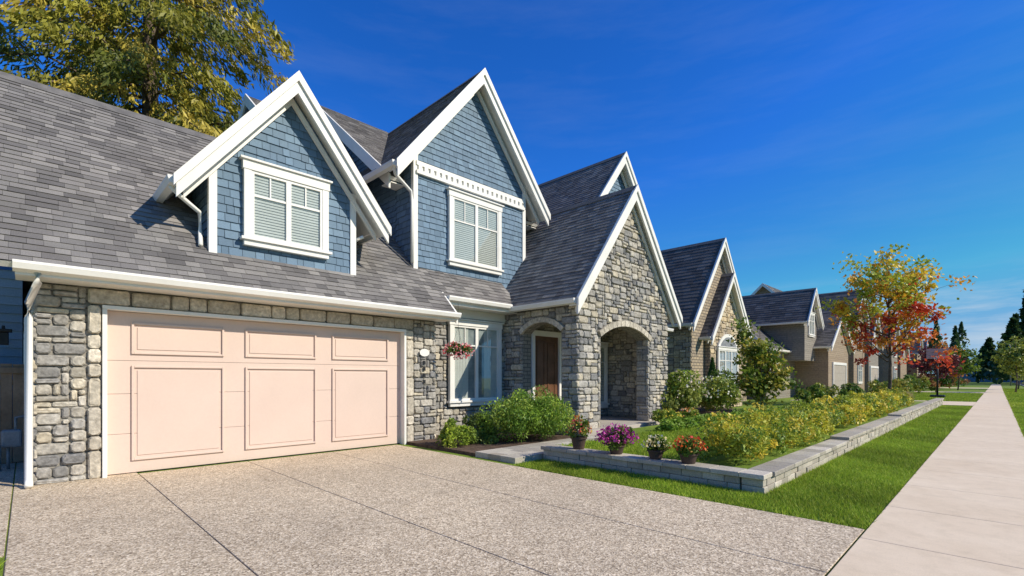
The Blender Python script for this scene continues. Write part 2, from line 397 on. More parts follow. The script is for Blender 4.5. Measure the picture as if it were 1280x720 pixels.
# ================================================================= GROUND
mk('ground',[(-900,-300,0),(900,-300,0),(900,1500,0),(-900,1500,0)],[(0,1,2,3)],GROUND,fix=False)
drv=empty('driveway')
ys=[-.12,1.17,2.65,4.12,5.55]
L=[(.88,8.98 if i>0 else 12.0,ys[i]+.005,ys[i+1]-.005,-.05,.012) for i in range(4)]
L+= [(5.6,12.0,-2.0,-.128,-.05,.012)]
o=boxes('slab',L,AGG,drv,bev=.005)
boxes('joint',[(.88,8.9,-.12,5.545,-.04,.004)],JOINT,drv)
sw=empty('sidewalk'); L=[];y=-8.3
while y<150: L.append((-.44,.86,y+.004,y+1.496,-.05,.02)); y+=1.5
boxes('panels',L,CONC,sw,bev=.005); boxes('panel_joint',[(-.43,.85,-8.3,150,-.04,.012)],JOINTL,sw)
rd=empty('road'); boxes('asphalt_surface',[(-11,-3.2,-60,400,-.05,-.0+.006)],ASPH,rd); boxes('centre_line',[(-7.2,-7.1,-60,400,.006,.010)],m_noise('yellow_line',(.5,.35,.05),(.55,.4,.06)),rd)
boxes('kerb',[(-3.2,-3.05,-60,400,-.05,.13)],CONCG,rd,bev=.02); boxes('far_kerb',[(-11.15,-11.0,-60,400,-.05,.13)],CONCG,rd,bev=.02)
for (a,b) in ((33.8,39),(60,66),(88,94)):
    o=boxes('driveway',[(.87,9.2,a,b,-.05,.014),(-3.04,-.45,a,b,-.05,.014)],CONC)
boxes('lawn',[(2.25,5.58,6.55,33,-.05,.2),(5.6,6.3,9.3,33,-.05,.19)],GROUND)
boxes('garden_bed',[(6.7,9.5,5.75,9.15,-.05,.06),(6.3,9.0,13.6,20,-.05,.2)],SOIL)
grass('grass_strip',[(.87,2.0,5.56,14,.0),(2.0,5.55,5.56,6.33,.0)],5200,.05,w=.0045)
grass('grass_verge',[(.87,2.0,14,33,.0),(-3,-.45,9,34,0),(.88,5.5,-3,-.14,0)],1500,.06,w=.007)
grass('lawn_grass',[(3.1,5.55,6.6,14,.2),(3.1,6.25,14,33,.19)],1500,.06,w=.007)
grass('far_grass',[(.9,7.5,39.2,60,0),(-3,-.45,34,90,0)],300,.09,w=.02)
# retaining wall of blocks
L=[];C=[]
GP=[(.40,.36,.29),(.45,.41,.335),(.36,.325,.27),(.50,.45,.375),(.42,.37,.295)]
def course(axis,a0,a1,fix0,fix1,z0,z1,ln,jit=.01):
    a=a0+random.uniform(-.15,0)
    while a<a1:
        l=ln*random.uniform(.8,1.2); s=max(a,a0); e=min(a+l,a1)
        if e-s>.03:
            j=random.uniform(-jit,jit)
            if axis=='D': L.append((s+.002,e-.002,fix0+j,fix1,z0+.0015,z1-.0015))
            else: L.append((fix0+j,fix1,s+.002,e-.002,z0+.0015,z1-.0015))
            C.append(np.array(random.choice(GP))*random.uniform(.85,1.15))
        a+=l
course('D',2.30,5.6,6.36,6.62,-.03,.085,.3); course('D',2.30,5.6,6.36,6.62,.085,.18,.3); course('D',2.0,5.62,6.32,6.64,.18,.245,.42,.004)
course('Y',6.36,34,2.02,2.28,-.03,.085,.3); course('Y',6.36,34,2.02,2.28,.085,.18,.3); course('Y',6.65,11,1.98,2.3,.18,.245,.42,.004)
course('Y',11,34,2.02,2.28,.18,.235,.3); course('Y',11,18,1.98,2.3,.235,.30,.42,.004)
course('Y',18,34,2.02,2.28,.235,.29,.3); course('Y',18,34,1.98,2.3,.29,.355,.42)
boxes('retaining_wall',L,BLOCK,None,bev=.010,cols=C)
L=[];C=[]
course('Y',5.72,9.1,5.65,6.0,-.03,.1,.4,.003);course('Y',5.72,9.1,6.0,6.32,-.03,.1,.4,.003);course('Y',5.72,9.1,6.32,6.66,-.03,.1,.4,.003)
for a in (9.1,9.5,9.9,10.3): course('D',5.65,6.6,a,a+.4,-.03,.1,.4,.001)
boxes('walkway',L,BLOCK,None,bev=.006,cols=C)
# ================================================================= MAIN HOUSE
H=empty('suburban_house')
prismY('garage_body',[(9.15,0),(9.15,3.3),(12.44,6.6),(15.9,3.2),(15.9,0)],.12,6.5,BLUE,H)
roof_plane('garage_front',Pt(8.5,-.5,2.85),Pt(8.5,6.75,2.85),Pt(12.44,6.75,6.79),Pt(12.44,-.5,6.79),H,seed=11)
roof_plane('garage_back',Pt(16.4,-.5,2.85),Pt(16.4,6.75,2.85),Pt(12.44,6.75,6.79),Pt(12.44,-.5,6.79),H,rowh=.3,seed=12)
prismY('garage_ridge_cap',[(12.28,6.66),(12.44,6.84),(12.6,6.66)],-.5,6.75,RIDGE,H)
gutterY('garage_gutter',8.5,2.86,-.12,6.8,H)
boxes('garage_fascia',[(8.502,8.56,-.1,6.76,2.70,2.80)],WHITE,H)
boxes('garage_soffit',[(8.56,9.02,-.1,6.74,2.70,2.72)],WHITE,H)
prismY('garage_end_rake',[(8.5,2.86),(9.1,3.46),(9.1,3.2),(8.5,2.62)],6.752,6.80,WHITE,H)
boxes('garage_front_wall',[(9.0,9.15,.09,.76,0,2.7),(9.0,9.15,5.74,6.52,0,2.7),(9.0,9.15,.76,5.74,2.46,2.7)],MORTAR,H)
stones('pier_stone',H,(-9,0,0),(0,1,0),(1,0,0),.07,.59,.0,2.69,YES,seed=2,cw=.087,ch=.08)
stones('pier_stone_b',H,(-9,0,0),(0,1,0),(1,0,0),5.95,6.55,.0,2.69,YES,seed=3,cw=.086,ch=.08)
stones('pier_side_stone',H,(-9,.09,0),(1,0,0),(0,-1,0),-.5,.04,.0,2.69,YES,seed=4)
stones('door_quoins',H,(-9,0,0),(0,1,0),(1,0,0),.595,.755,.0,2.45,YES,cw=.16,ch=.2,pal=TANP,seed=5,maxw=1,maxh=1,t=.065)
stones('door_quoins_b',H,(-9,0,0),(0,1,0),(1,0,0),5.745,5.945,.0,2.45,YES,cw=.2,ch=.2,pal=TANP,seed=6,maxw=1,maxh=1,t=.065)
stones('lintel_blocks',H,(-9,0,0),(0,1,0),(1,0,0),.595,5.945,2.46,2.69,YES,cw=.24,ch=.23,pal=TANP,seed=7,maxw=1,maxh=1,t=.06)
boxes('door_casing',[(8.93,9.14,.757,.812,0,2.40),(8.93,9.14,5.69,5.742,0,2.40),(8.93,9.14,.757,5.742,2.402,2.457)],WHITE,H,bev=.004)
G=[]; zc=[.02,.6,1.19,1.68,2.40]
for i in range(4): G.append((9.09,9.14,.813,5.689,zc[i]+.002,zc[i+1]-.002))
def frame(D0,D1,a,b,c,d,w): return [(D0,D1,a,a+w,c,d),(D0,D1,b-w,b,c,d),(D0+.001,D1,a+w,b-w,c,c+w),(D0+.001,D1,a+w,b-w,d-w,d)]
for (a,b) in ((1.1,2.32),(2.64,3.86),(4.17,5.39)):
    for (c,d) in ((1.78,2.25),(.2,1.61)):
        G+=frame(9.060,9.089,a,b,c,d,.032); G+=[(9.079,9.0895,a+.07,b-.07,c+.07,d-.07)]
boxes('garage_door',G,DOORM,H,bev=.005)
boxes('garage_door_seal',[(9.10,9.13,.813,5.689,.012,.022)],BLACK,H)
tubes('downspout',[([(-8.5,.1,2.74),(-8.52,.1,2.62),(-8.85,.02,2.4),(-8.87,.02,2.2),(-8.87,.02,.12),(-8.7,.02,.05)],[.042]*6)],WHITE,H,8)
mk('house_number_plaque',[(-8.92,6.2+.13*math.cos(a*.524),1.98+.085*math.sin(a*.524)) for a in range(12)],[tuple(range(12))],WHITE,H)
boxes('house_number',[(8.925,8.94,6.17,6.23,1.72-.14*i,1.80-.14*i) for i in range(4)],BLACK,H)
ln=empty('wall_lantern')
boxes('lantern_body',[(11.1,11.25,-.32,-.2,1.95,2.15)],BLACK,ln,bev=.01); boxes('lantern_cap',[(11.06,11.29,-.36,-.16,2.152,2.2),(11.15,11.3,-.28,-.24,2.202,2.26)],BLACK,ln,bev=.01); boxes('lantern_arm',[(11.25,12.18,-.27,-.25,2.05,2.08)],BLACK,ln)
roof_plane('lower_front',Pt(8.95,6.752,3.3),Pt(8.95,9.25,3.3),Pt(10.75,9.25,5.1),Pt(10.75,6.752,5.1),H,seed=13)
gutterY('lower_gutter',8.95,3.31,6.82,8.85,H)
boxes('lower_soffit',[(8.955,9.52,6.76,9.2,3.12,3.14),(8.952,9.0,6.81,8.9,3.14,3.24)],WHITE,H)
roof_plane('lower_front_far',Pt(8.95,13.6,3.3),Pt(8.95,17.6,3.3),Pt(10.75,17.6,5.1),Pt(10.75,13.6,5.1),H,seed=14)
gutterY('lower_gutter_far',8.95,3.31,14.1,17.65,H)
boxes('front_wall',[(9.5,10.4,6.5,17.2,0,3.3)],MORTAR,H)
stones('front_stone',H,(-9.5,0,0),(0,1,0),(1,0,0),6.53,9.2,.0,3.12,lambda u,z: not(7.22<u<9.03 and .7<z<2.92),seed=8)
boxes('front_frieze',[(9.42,9.5,6.53,9.2,2.92,3.12)],WHITE,H)
window('front_window',H,9.46,7.36,8.89,.86,2.72,cols=2,transom=.26,blind=False,mun=2,interior=CURT)
boxes('front_window_curtain',[(9.424+(.004 if i%2 else 0),9.433,7.42+i*.045,7.42+i*.045+.044,.92,2.68) for i in range(10)]+[(9.424+(.004 if i%2 else 0),9.433,8.40+i*.045,8.40+i*.045+.044,.92,2.68) for i in range(10)],BLIND,H)
# upper main body
prismY('upper_body',[(10.4,3),(10.4,6.3),(14.2,9.34),(18,6.3),(18,0),(10.9,0)],6.4,17.2,BLUE,H)
shingles('upper_side_shakes',[Pt(10.4,6.396,4.4),Pt(10.4,6.396,6.3),Pt(14.2,6.396,9.34),Pt(14.2,6.396,4.4)],(1,0,0),SHAKE,H,.14,.17,BLUEP,lift=.02,gap=.007,seed=31)
roof_plane('upper_front',Pt(10.0,6.0,6.14),Pt(10.0,17.6,6.14),Pt(14.2,17.6,9.5),Pt(14.2,6.0,9.5),H,seed=15)
roof_plane('upper_back',Pt(18.4,6.0,6.14),Pt(18.4,17.6,6.14),Pt(14.2,17.6,9.5),Pt(14.2,6.0,9.5),H,rowh=.3,seed=16)
for y in (5.95,17.6):
    prismY('upper_rake',[(10.0,6.18),(14.2,9.54),(18.4,6.18),(18.4,5.85),(14.2,9.2),(10.0,5.85)],y,y+.048,WHITE,H)
boxes('upper_side_soffit',[(10.02,10.4,6.0,17.6,6.0,6.02)],WHITE,H)
prismY('rear_wing',[(12.9,3),(12.9,7.55),(15,9.2),(17.2,7.5),(17.2,3)],4.7,6.6,BLUE,H)
roof_plane('rear_front',Pt(12.6,4.4,7.48),Pt(12.6,6.6,7.48),Pt(15,6.6,9.4),Pt(15,4.4,9.4),H,seed=17)
roof_plane('rear_back',Pt(17.4,4.4,7.48),Pt(17.4,6.6,7.48),Pt(15,6.6,9.4),Pt(15,4.4,9.4),H,seed=18,rowh=.3)
prismY('rear_rake',[(12.6,7.52),(15,9.44),(17.4,7.52),(17.4,7.22),(15,9.12),(12.6,7.22)],4.35,4.398,WHITE,H)
# dormer gable over garage
gable_wall('dormer',9.17,12.6,3.40,1.26,6.86,1.28,3.36,BLUE,H,BLUEP,seed=21)
gable_roof_x('dormer',8.85,12.9,3.43,1.80,6.84,1.28,H,seed=22,Dw=9.17,dep=.33)
window('dormer_window',H,9.15,2.74,3.98,3.84,5.0,cols=2,transom=.36,blind=True,trim=.12)
tubes('dormer_downspout',[([(-9.05,1.57,4.4),(-9.1,1.7,4.3),(-9.3,2.02,4.15),(-9.35,2.04,3.85),(-9.15,2.0,3.58)],[.035]*5),([(-9.15,4.86,4.3),(-9.25,4.78,4.25),(-9.3,4.72,4.1),(-9.25,4.72,3.75)],[.035]*4)],WHITE,H)
# tall gable
gable_wall('tall_gable',9.67,14.0,8.28,1.87,9.34,1.22,3.9,BLUE,H,BLUEP,seed=23)
gable_roof_x('tall_gable',9.35,14.2,8.31,2.52,9.32,1.22,H,seed=24,Dw=9.67,dep=.34)
window('tall_gable_window',H,9.65,7.50,9.06,4.36,5.94,cols=2,transom=.36,blind=True,trim=.11)
L=[(9.58,9.635,6.45,10.11,6.22,6.30),(9.60,9.635,6.45,10.11,6.42,6.52),(9.636,9.66,6.45,10.11,6.221,6.519)]
y=6.5
while y<10.05: L.append((9.59,9.635,y,y+.10,6.302,6.418)); y+=.17
boxes('tall_gable_band',L,WHITE,H)
tubes('tall_gable_downspout',[([(-9.45,5.72,6.2),(-9.55,5.85,6.0),(-9.62,6.3,5.75),(-9.6,6.33,5.5),(-9.6,6.33,4.1)],[.038]*5)],WHITE,H)
# far gable
gable_wall('far_gable',9.72,14.0,15.1,1.65,9.43,1.25,3.9,BLUE,H,BLUEP,seed=25,side=False)
gable_roof_x('far_gable',9.4,14.2,15.1,2.3,9.43,1.25,H,seed=26,Dw=9.7)
window('far_gable_window',H,9.7,14.6,15.6,5.2,6.6,cols=2,blind=False)
for (D,y,z) in ((11.3,5.2,5.65),(12.6,11.0,8.2)):
    lathe('roof_vent',(-D,y,z-.1),[(.05,0),(.05,.3),(.045,.3),(.045,.2)],METAL,H,12)
# porch
def arcpts(a,b,zs,rise,n=12):
    c=(a+b)/2;h=(b-a)/2;R=(h*h+rise*rise)/(2*rise);zc=zs+rise-R;th=math.asin(h/R)
    return [(c+R*math.sin(-th+2*th*i/n),zc+R*math.cos(-th+2*th*i/n)) for i in range(n+1)],(c,zc,R,th)
apts,ainf=arcpts(10.12,12.42,2.48,.30)
GZ=lambda y:6.34-1.28*abs(y-11.45)
out=[(9.2,.0),(10.12,.0)]+apts+[(12.42,.0),(13.5,.0),(13.5,GZ(13.5)),(11.45,6.34),(9.2,GZ(9.2))]
prismX('porch_front_wall',out,7.0,7.35,MORTAR,H)
def t1(u,z):
    if z>GZ(u)-.02: return False
    if 10.1<u<12.44 and z<2.5: return False
    c,zc,R,th=ainf
    r=math.hypot(u-c,z-zc)
    if abs(u-c)<1.27 and z>2.3 and r<R+.17: return False
    return True
stones('porch_front_stone',H,(-7.0,0,0),(0,1,0),(1,0,0),9.17,13.53,.0,6.3,t1,seed=9)
def voussoirs(name,inf,depth,n,fn):
    c,zc,R,th=inf; V=[];F=[];C=[]
    for i in range(n):
        a0=-th*1.06+2*th*1.06*i/n+.003;a1=-th*1.06+2*th*1.06*(i+1)/n-.003;k=len(V)
        for dd in (-.02,.07):
            for (a,r) in ((a0,R+.003),(a1,R+.003),(a1,R+depth),(a0,R+depth)): V.append(fn(c+r*math.sin(a),zc+r*math.cos(a),dd))
        F+=[tuple(k+x for x in q) for q in ((0,1,2,3),(7,6,5,4),(0,4,5,1),(1,5,6,2),(2,6,7,3),(3,7,4,0))]
        col=np.array(random.choice(TANP))*random.uniform(.85,1.1); C+=[col]*6
    o=mk(name,V,F,STONE,H); ca=o.data.color_attributes.new('Col','FLOAT_COLOR','CORNER')
    ca.data.foreach_set('color',np.repeat(np.array([(*x,1) for x in C]),4,axis=0).astype(np.float32).ravel())
voussoirs('porch_arch_stones',ainf,.15,13,lambda a,b,d:(-7.0+d,a,b))
apts2,ainf2=arcpts(7.5,8.78,2.58,.24)
out=[(7.352,.0),(7.5,.0)]+apts2+[(8.78,.0),(9.5,.0),(9.5,3.25),(7.352,3.25)]
prismY('porch_side_wall',out,9.2,9.5,MORTAR,H)
def t2(u,z):
    u=-u
    if 7.48<u<8.80 and z<2.6: return False
    c,zc,R,th=ainf2
    if abs(u-c)<.74 and z>2.4 and math.hypot(u-c,z-zc)<R+.15: return False
    return True
stones('porch_side_stone',H,(0,9.2,0),(1,0,0),(0,-1,0),-9.5,-6.96,.0,3.15,t2,seed=10)
voussoirs('porch_side_arch_stones',ainf2,.13,9,lambda a,b,d:(-a,9.2-d,b))
boxes('porch_far_wall',[(7.352,9.5,13.2,13.5,0,3.3)],MORTAR,H)
stones('porch_far_inner_stone',H,(0,13.2,0),(1,0,0),(0,-1,0),-8.85,-7.35,.25,3.0,YES,seed=12)
stones('porch_arch_jamb_stone',H,(0,12.42,0),(1,0,0),(0,-1,0),-7.35,-6.95,.2,2.5,YES,seed=15,t=.03)
boxes('porch_back_wall',[(8.85,9.5,9.502,13.198,0,3.2)],MORTAR,H)
stones('porch_back_stone',H,(-8.85,0,0),(0,1,0),(1,0,0),9.5,13.2,.25,3.0,lambda u,z: not((9.5<u<10.8 and z<2.75)or(12.1<u<13.1 and .5<z<2.6)),seed=14)
boxes('porch_floor',[(6.72,8.85,9.15,13.52,-.02,.2),(6.4,6.72,9.6,12.9,-.02,.12)],CONCG,H,bev=.01)
boxes('porch_ceiling',[(7.352,8.85,9.502,13.198,3.0,3.05)],WHITE,H)
boxes('entry_door_frame',[(8.74,8.85,9.52,9.62,.2,2.7),(8.74,8.85,10.64,10.74,.2,2.7),(8.74,8.85,9.62,10.64,2.56,2.7)],WHITE,H)
boxes('entry_door',[(8.80,8.84,9.62,10.64,.2,2.56)]+frame(8.785,8.80,9.74,10.08,.4,2.4,.05)+frame(8.785,8.80,10.18,10.52,.4,2.4,.05),DOORW,H,bev=.004)
window('porch_window',H,8.83,12.34,12.96,.62,2.4,cols=1,transom=.28,blind=True,trim=.08)
gable_roof_x('porch',6.8,12.3,11.45,2.52,6.5,1.28,H,seed=27,Dw=7.0)
# hanging basket
hb=empty('hanging_basket'); c=(-8.72,6.98,2.05)
lathe('basket',(c[0],c[1],c[2]-.12),[(.0,0),(.1,.02),(.16,.1),(.18,.18)],TERRA,hb)
tubes('chain',[([(c[0]+.15*math.cos(a),c[1]+.15*math.sin(a),c[2]+.05),(c[0],c[1],c[2]+.55)],[.004,.004]) for a in (0,2.1,4.2)]+[([(c[0],c[1],c[2]+.54),(c[0],c[1],3.12)],[.004,.004])],BLACK,hb,4)
p,cl=blobpts((c[0],c[1],c[2]+.02),(.33,.33,.17),1000,25,[(.08,.16,.02),(.12,.22,.03)]); leafmesh('foliage',p,.03,cl,hb)
q=np.array(c)+unit(rng.normal(size=(300,3)))*np.array([.34,.34,.2])*rng.uniform(.8,1.1,(300,1)); leafmesh('blossoms',q,.026,np.array([(.8,.1,.12),(.8,.25,.3),(.85,.45,.45)])[rng.integers(3,size=300)],hb,asp=.9)
def pot(D,y,z,r,h,fol,bl,fr,n=900,m=260,bs=.02):
    e=empty('flower_pot')
    lathe('pot',(-D,y,z),[(0,.0),(r*.68,.0),(r*.95,h*.85),(r*1.08,h*.86),(r*1.08,h),(r*.92,h),(r*.9,h*.9),(0,h*.9)],TERRA,e)
    c=(-D,y,z+h+fr[2]*.45)
    p,cl=blobpts(c,fr,n,26,fol); leafmesh('foliage',p,.026,cl,e)
    d=unit(rng.normal(size=(m,3))); d[:,2]=np.abs(d[:,2])*1.1-.15
    q=np.array(c)+d*np.array(fr)*rng.uniform(.75,1.15,(m,1)); leafmesh('blossoms',q,bs,np.array(bl)[rng.integers(len(bl),size=m)],e,asp=.9)
GF=[(.08,.16,.02),(.14,.23,.03),(.19,.25,.04)]
pot(4.93,6.5,.245,.13,.2,GF,[(.75,.2,.08),(.85,.6,.1),(.6,.08,.1)],(.2,.2,.24),m=170)
pot(4.2,6.5,.245,.13,.14,GF+[(.3,.05,.15)],[(.55,.04,.28),(.65,.10,.4),(.42,.03,.3)],(.30,.30,.22),1600,480,.02)
pot(3.53,6.5,.245,.12,.13,GF,[(.85,.8,.65),(.85,.7,.3)],(.19,.19,.15),900,120)
pot(3.03,6.49,.245,.13,.14,GF,[(.8,.06,.04),(.85,.15,.03),(.85,.45,.1)],(.23,.21,.17),1000,210)
# wooden fence & utilities
fn=empty('wooden_fence'); L=[];y=-3
while y<.1: L.append((11.5,11.53,y,y+.135,.03,1.66+random.uniform(-.01,.01))); y+=.142
L+=[(11.53,11.58,-3,.1,.4,.5),(11.53,11.58,-3,.1,1.3,1.4),(11.47,11.5,-3,.1,1.5,1.6)]
boxes('boards',L,WOOD,fn,bev=.004)
gm=empty('gas_meter'); boxes('meter_box',[(10.75,10.95,-.28,-.05,.35,.62)],METAL,gm,bev=.03)
tubes('pipes',[([(-10.85,-.2,0),(-10.85,-.2,.36)],[.02,.02]),([(-10.85,-.12,.6),(-10.85,-.12,.8),(-10.85,.1,.85)],[.02]*3),([(-10.7,-.3,0),(-10.7,-.3,.4)],[.03,.03])],METAL,gm)
nb=empty('blue_house')
prismY('walls',[(12.2,0),(12.2,3.3),(15.5,6),(19,3.3),(19,0)],-9,-.05,BLUE,nb)
shingles('siding',[Pt(12.19,-9,0),Pt(12.19,-.05,0),Pt(12.19,-.05,3.3),Pt(12.19,-9,3.3)],(0,1,0),SHAKE,nb,.15,2.5,[(.26,.32,.38),(.28,.34,.40)],lift=.02,seed=77)
# ================================================================= NEIGHBOURING HOUSES
def nhouse(name,Df,Db,y0,y1,ze,sl,wall,gables,wins,garage=None,pal=ROOFD,det=.22,stone=None):
    h=empty(name); Dm=(Df+Db)/2; zr=ze+sl*(Dm-Df)
    prismY('body',[(Df,0),(Df,ze-.1),(Dm,zr-.15),(Db,ze-.1),(Db,0)],y0,y1,wall,h)
    o=.4
    for nm,De in (('front',Df-o),('back',Db+o)):
        roof_plane('main_'+nm,Pt(De,y0-.4,ze-sl*o),Pt(De,y1+.4,ze-sl*o),Pt(Dm,y1+.4,zr),Pt(Dm,y0-.4,zr),h,pal,det if nm=='front' else .5,.45,seed=41)
    for y in (y0-.45,y1+.4):
        prismY('rake',[(Df-o,ze-sl*o+.04),(Dm,zr+.04),(Db+o,ze-sl*o+.04),(Db+o,ze-sl*o-.25),(Dm,zr-.25),(Df-o,ze-sl*o-.25)],y,y+.05,WHITE,h)
    gutterY('gutter',Df-o,ze-sl*o+.02,y0-.4,y1+.4,h)
    for gi,(Dw,yc,hw,gzr,gs,gzb,gm) in enumerate(gables):
        gable_wall('gable%s'%chr(97+gi),Dw,Dm,yc,hw,gzr,gs,gzb,gm,h)
        gable_roof_x('gable%s'%chr(97+gi),Dw-.3,Dm,yc,hw+.5,gzr,gs,h,pal,det,.45,seed=50+gi,Dw=Dw)
    for i,(Dw,a,b,c,d,cols) in enumerate(wins): window('window%s'%chr(97+i),h,Dw,a,b,c,d,cols=cols,blind=(i%2==0))
    if garage:
        Dw,a,b=garage
        L=[(Dw-.06,Dw-.02,a,b,.02+.58*i,.595+.58*i) for i in range(4)]
        boxes('garage_door',L,m_noise('door_tan',(.38,.33,.27),(.42,.37,.31)),h,bev=.01)
        boxes('garage_trim',[(Dw-.1,Dw,a-.14,a-.002,0,2.36),(Dw-.1,Dw,b+.002,b+.14,0,2.36),(Dw-.1,Dw,a-.14,b+.14,2.362,2.55)],WHITE,h)
    return h
STW=m_brick('tan_stone',(.46,.36,.23),(.32,.26,.19),(.16,.13,.1),.3,.13,.02)
NP=[(.54,.42,.26),(.46,.36,.24),(.36,.30,.23),(.58,.48,.33)]
h2=nhouse('stone_house',10.8,19,20.5,31,3.5,.75,STW,[(9.3,23.0,2.75,7.9,1.28,0,STW),(9.05,23.4,1.9,6.3,1.28,0,STW)],[(9.03,22.3,24.5,1.2,2.7,3),(10.8,27,28.6,1,2.5,2)])
stones('gable_stone',h2,(-9.05,0,0),(0,1,0),(1,0,0),21.5,25.3,.0,5.9,lambda u,z: z<6.1-1.28*abs(u-23.4) and not(22.1<u<24.7 and 1<z<3.2),cw=.14,ch=.11,pal=NP,seed=61)
stones('side_stone',h2,(0,20.25,0),(1,0,0),(0,-1,0),-10.8,-9.3,.0,3.4,YES,cw=.14,ch=.11,pal=NP,seed=62)
a3,_=arcpts(22.3,24.5,2.86,.5)
prismX('arched_window_head',[(22.2,2.84)]+[(y,z+.12) for y,z in a3]+[(24.6,2.84)],8.96,9.03,WHITE,h2)
prismX('arched_window_glass',[(22.42,2.88)]+[(y*.9+23.4*.1,z*.97+.07) for y,z in a3]+[(24.38,2.88)],8.95,8.962,METAL,h2)
nhouse('shingle_house',10.5,20,33.5,45,3.6,.9,SIDING,[(9.2,38.6,1.5,7.6,1.2,2.6,SIDING),(8.4,43,3.2,6.4,.75,0,TAUPE)],[(9.2,38.0,39.2,4.4,5.8,2),(10.5,34.2,36,1,2.4,2)],garage=(8.4,41,45),pal=ROOFD)
nhouse('brown_house',10,21,49,62,5.0,.95,TAUPE,[(8.8,53,2.4,9.3,1.1,0,TAUPE),(8.6,58.8,2.6,7.9,1.1,0,SIDING)],[(8.8,52.2,53.8,1,2.6,2),(8.8,52.2,53.8,4,5.6,2),(8.6,58,59.6,4,5.4,2)],garage=(8.6,56.8,60.8),det=.4)
nhouse('grey_house',10,21,70,84,4.6,.85,SIDING,[(8.8,74,2.6,8.6,1.1,0,SIDING),(8.6,80,2.6,7.6,1.1,0,TAUPE)],[(8.8,73,75,1,2.6,2),(8.8,73,75,4,5.6,2)],det=.6)
nhouse('beige_house',10,21,95,110,4.6,.85,TAUPE,[(8.8,100,2.6,8.6,1.1,0,TAUPE),(8.6,106,2.6,7.6,1.1,0,SIDING)],[(8.8,99,101,1,2.6,2)],det=.8)
BLU2=m_brick('slate_blue_siding',(.18,.24,.31),(.21,.27,.34),(.1,.12,.16),6,.16,.006)
nhouse('slate_blue_house',-6,10,210,224,5,.55,BLU2,[(-7.5,214,3,9,.9,0,BLU2)],[(-7.5,213,215,4,6,2)],det=1.0)
# ================================================================= TREES
def conifer(name,D,y,h,z0,R,nb,per,pal,leaf=.2,seed=0,rib=True):
    e=empty(name); tubes('trunk',[([(-D,y,0),(-D+.1,y,h*.5),(-D,y,h)],[h*.013,h*.009,.02])],BARK,e)
    C=[];Dr=[];K=[];T=[]
    pal=np.array(pal)
    for i in range(nb):
        t=(i+rng.uniform(0,1))/nb; z=z0+(h-z0)*t; a=i*2.399+rng.uniform(-.4,.4)
        Lb=R*(1-t)**.7*rng.uniform(.62,1.18)+.2
        if i%4==0: Lb*=.55
        dirh=np.array([math.cos(a),math.sin(a),0]); side=np.array([-math.sin(a),math.cos(a),0])
        base=np.array([-D,y,z]); up=.14*Lb; dr=.40*Lb
        def cv(s): return base+dirh*Lb*s+np.array([0,0,1])*(up*math.sin(s*2.2)-dr*s*s)
        T.append(([tuple(cv(0)),tuple(cv(.5)),tuple(cv(.95))],[.05*Lb/R+.02,.03*Lb/R+.01,.006]))
        ns=max(8,int(per*Lb/R)); c0=pal[rng.integers(len(pal))]*rng.uniform(.8,1.2)
        for k in range(ns):
            s=rng.uniform(.06,1)**.75; w=.30*Lb*(1.08-s)*rng.uniform(-1,1)
            q=cv(s)+side*w+dirh*abs(w)*.4-np.array([0,0,abs(w)*.25]); 
            m=11; hang=rng.uniform(.15,.6)
            tt=rng.uniform(0,1,m)
            pts=q+rng.normal(size=(m,3))*np.array([.10,.10,.04])+np.outer(tt,np.array([0,0,-hang])+dirh*.12)
            C.append(pts); Dr.append(np.tile(dirh*.6+side*np.sign(w)*.4+np.array([0,0,-.9]),(m,1))); K.append(np.tile(c0,(m,1))*rng.uniform(.7,1.35,(m,1)))
    tubes('branches',T,BARK,e,5)
    leafmesh('needles',np.concatenate(C),leaf,np.concatenate(K),e,asp=.26,dirs=np.concatenate(Dr),spread=.45)
CP=[(.27,.255,.035),(.38,.33,.045),(.45,.36,.06),(.14,.16,.025),(.31,.29,.04)]
conifer('conifer_tree',22,3.2,26,4,7.8,240,85,CP,leaf=.135)
conifer('conifer_tree',26,-4.0,23,4,6.2,120,65,CP,leaf=.16)
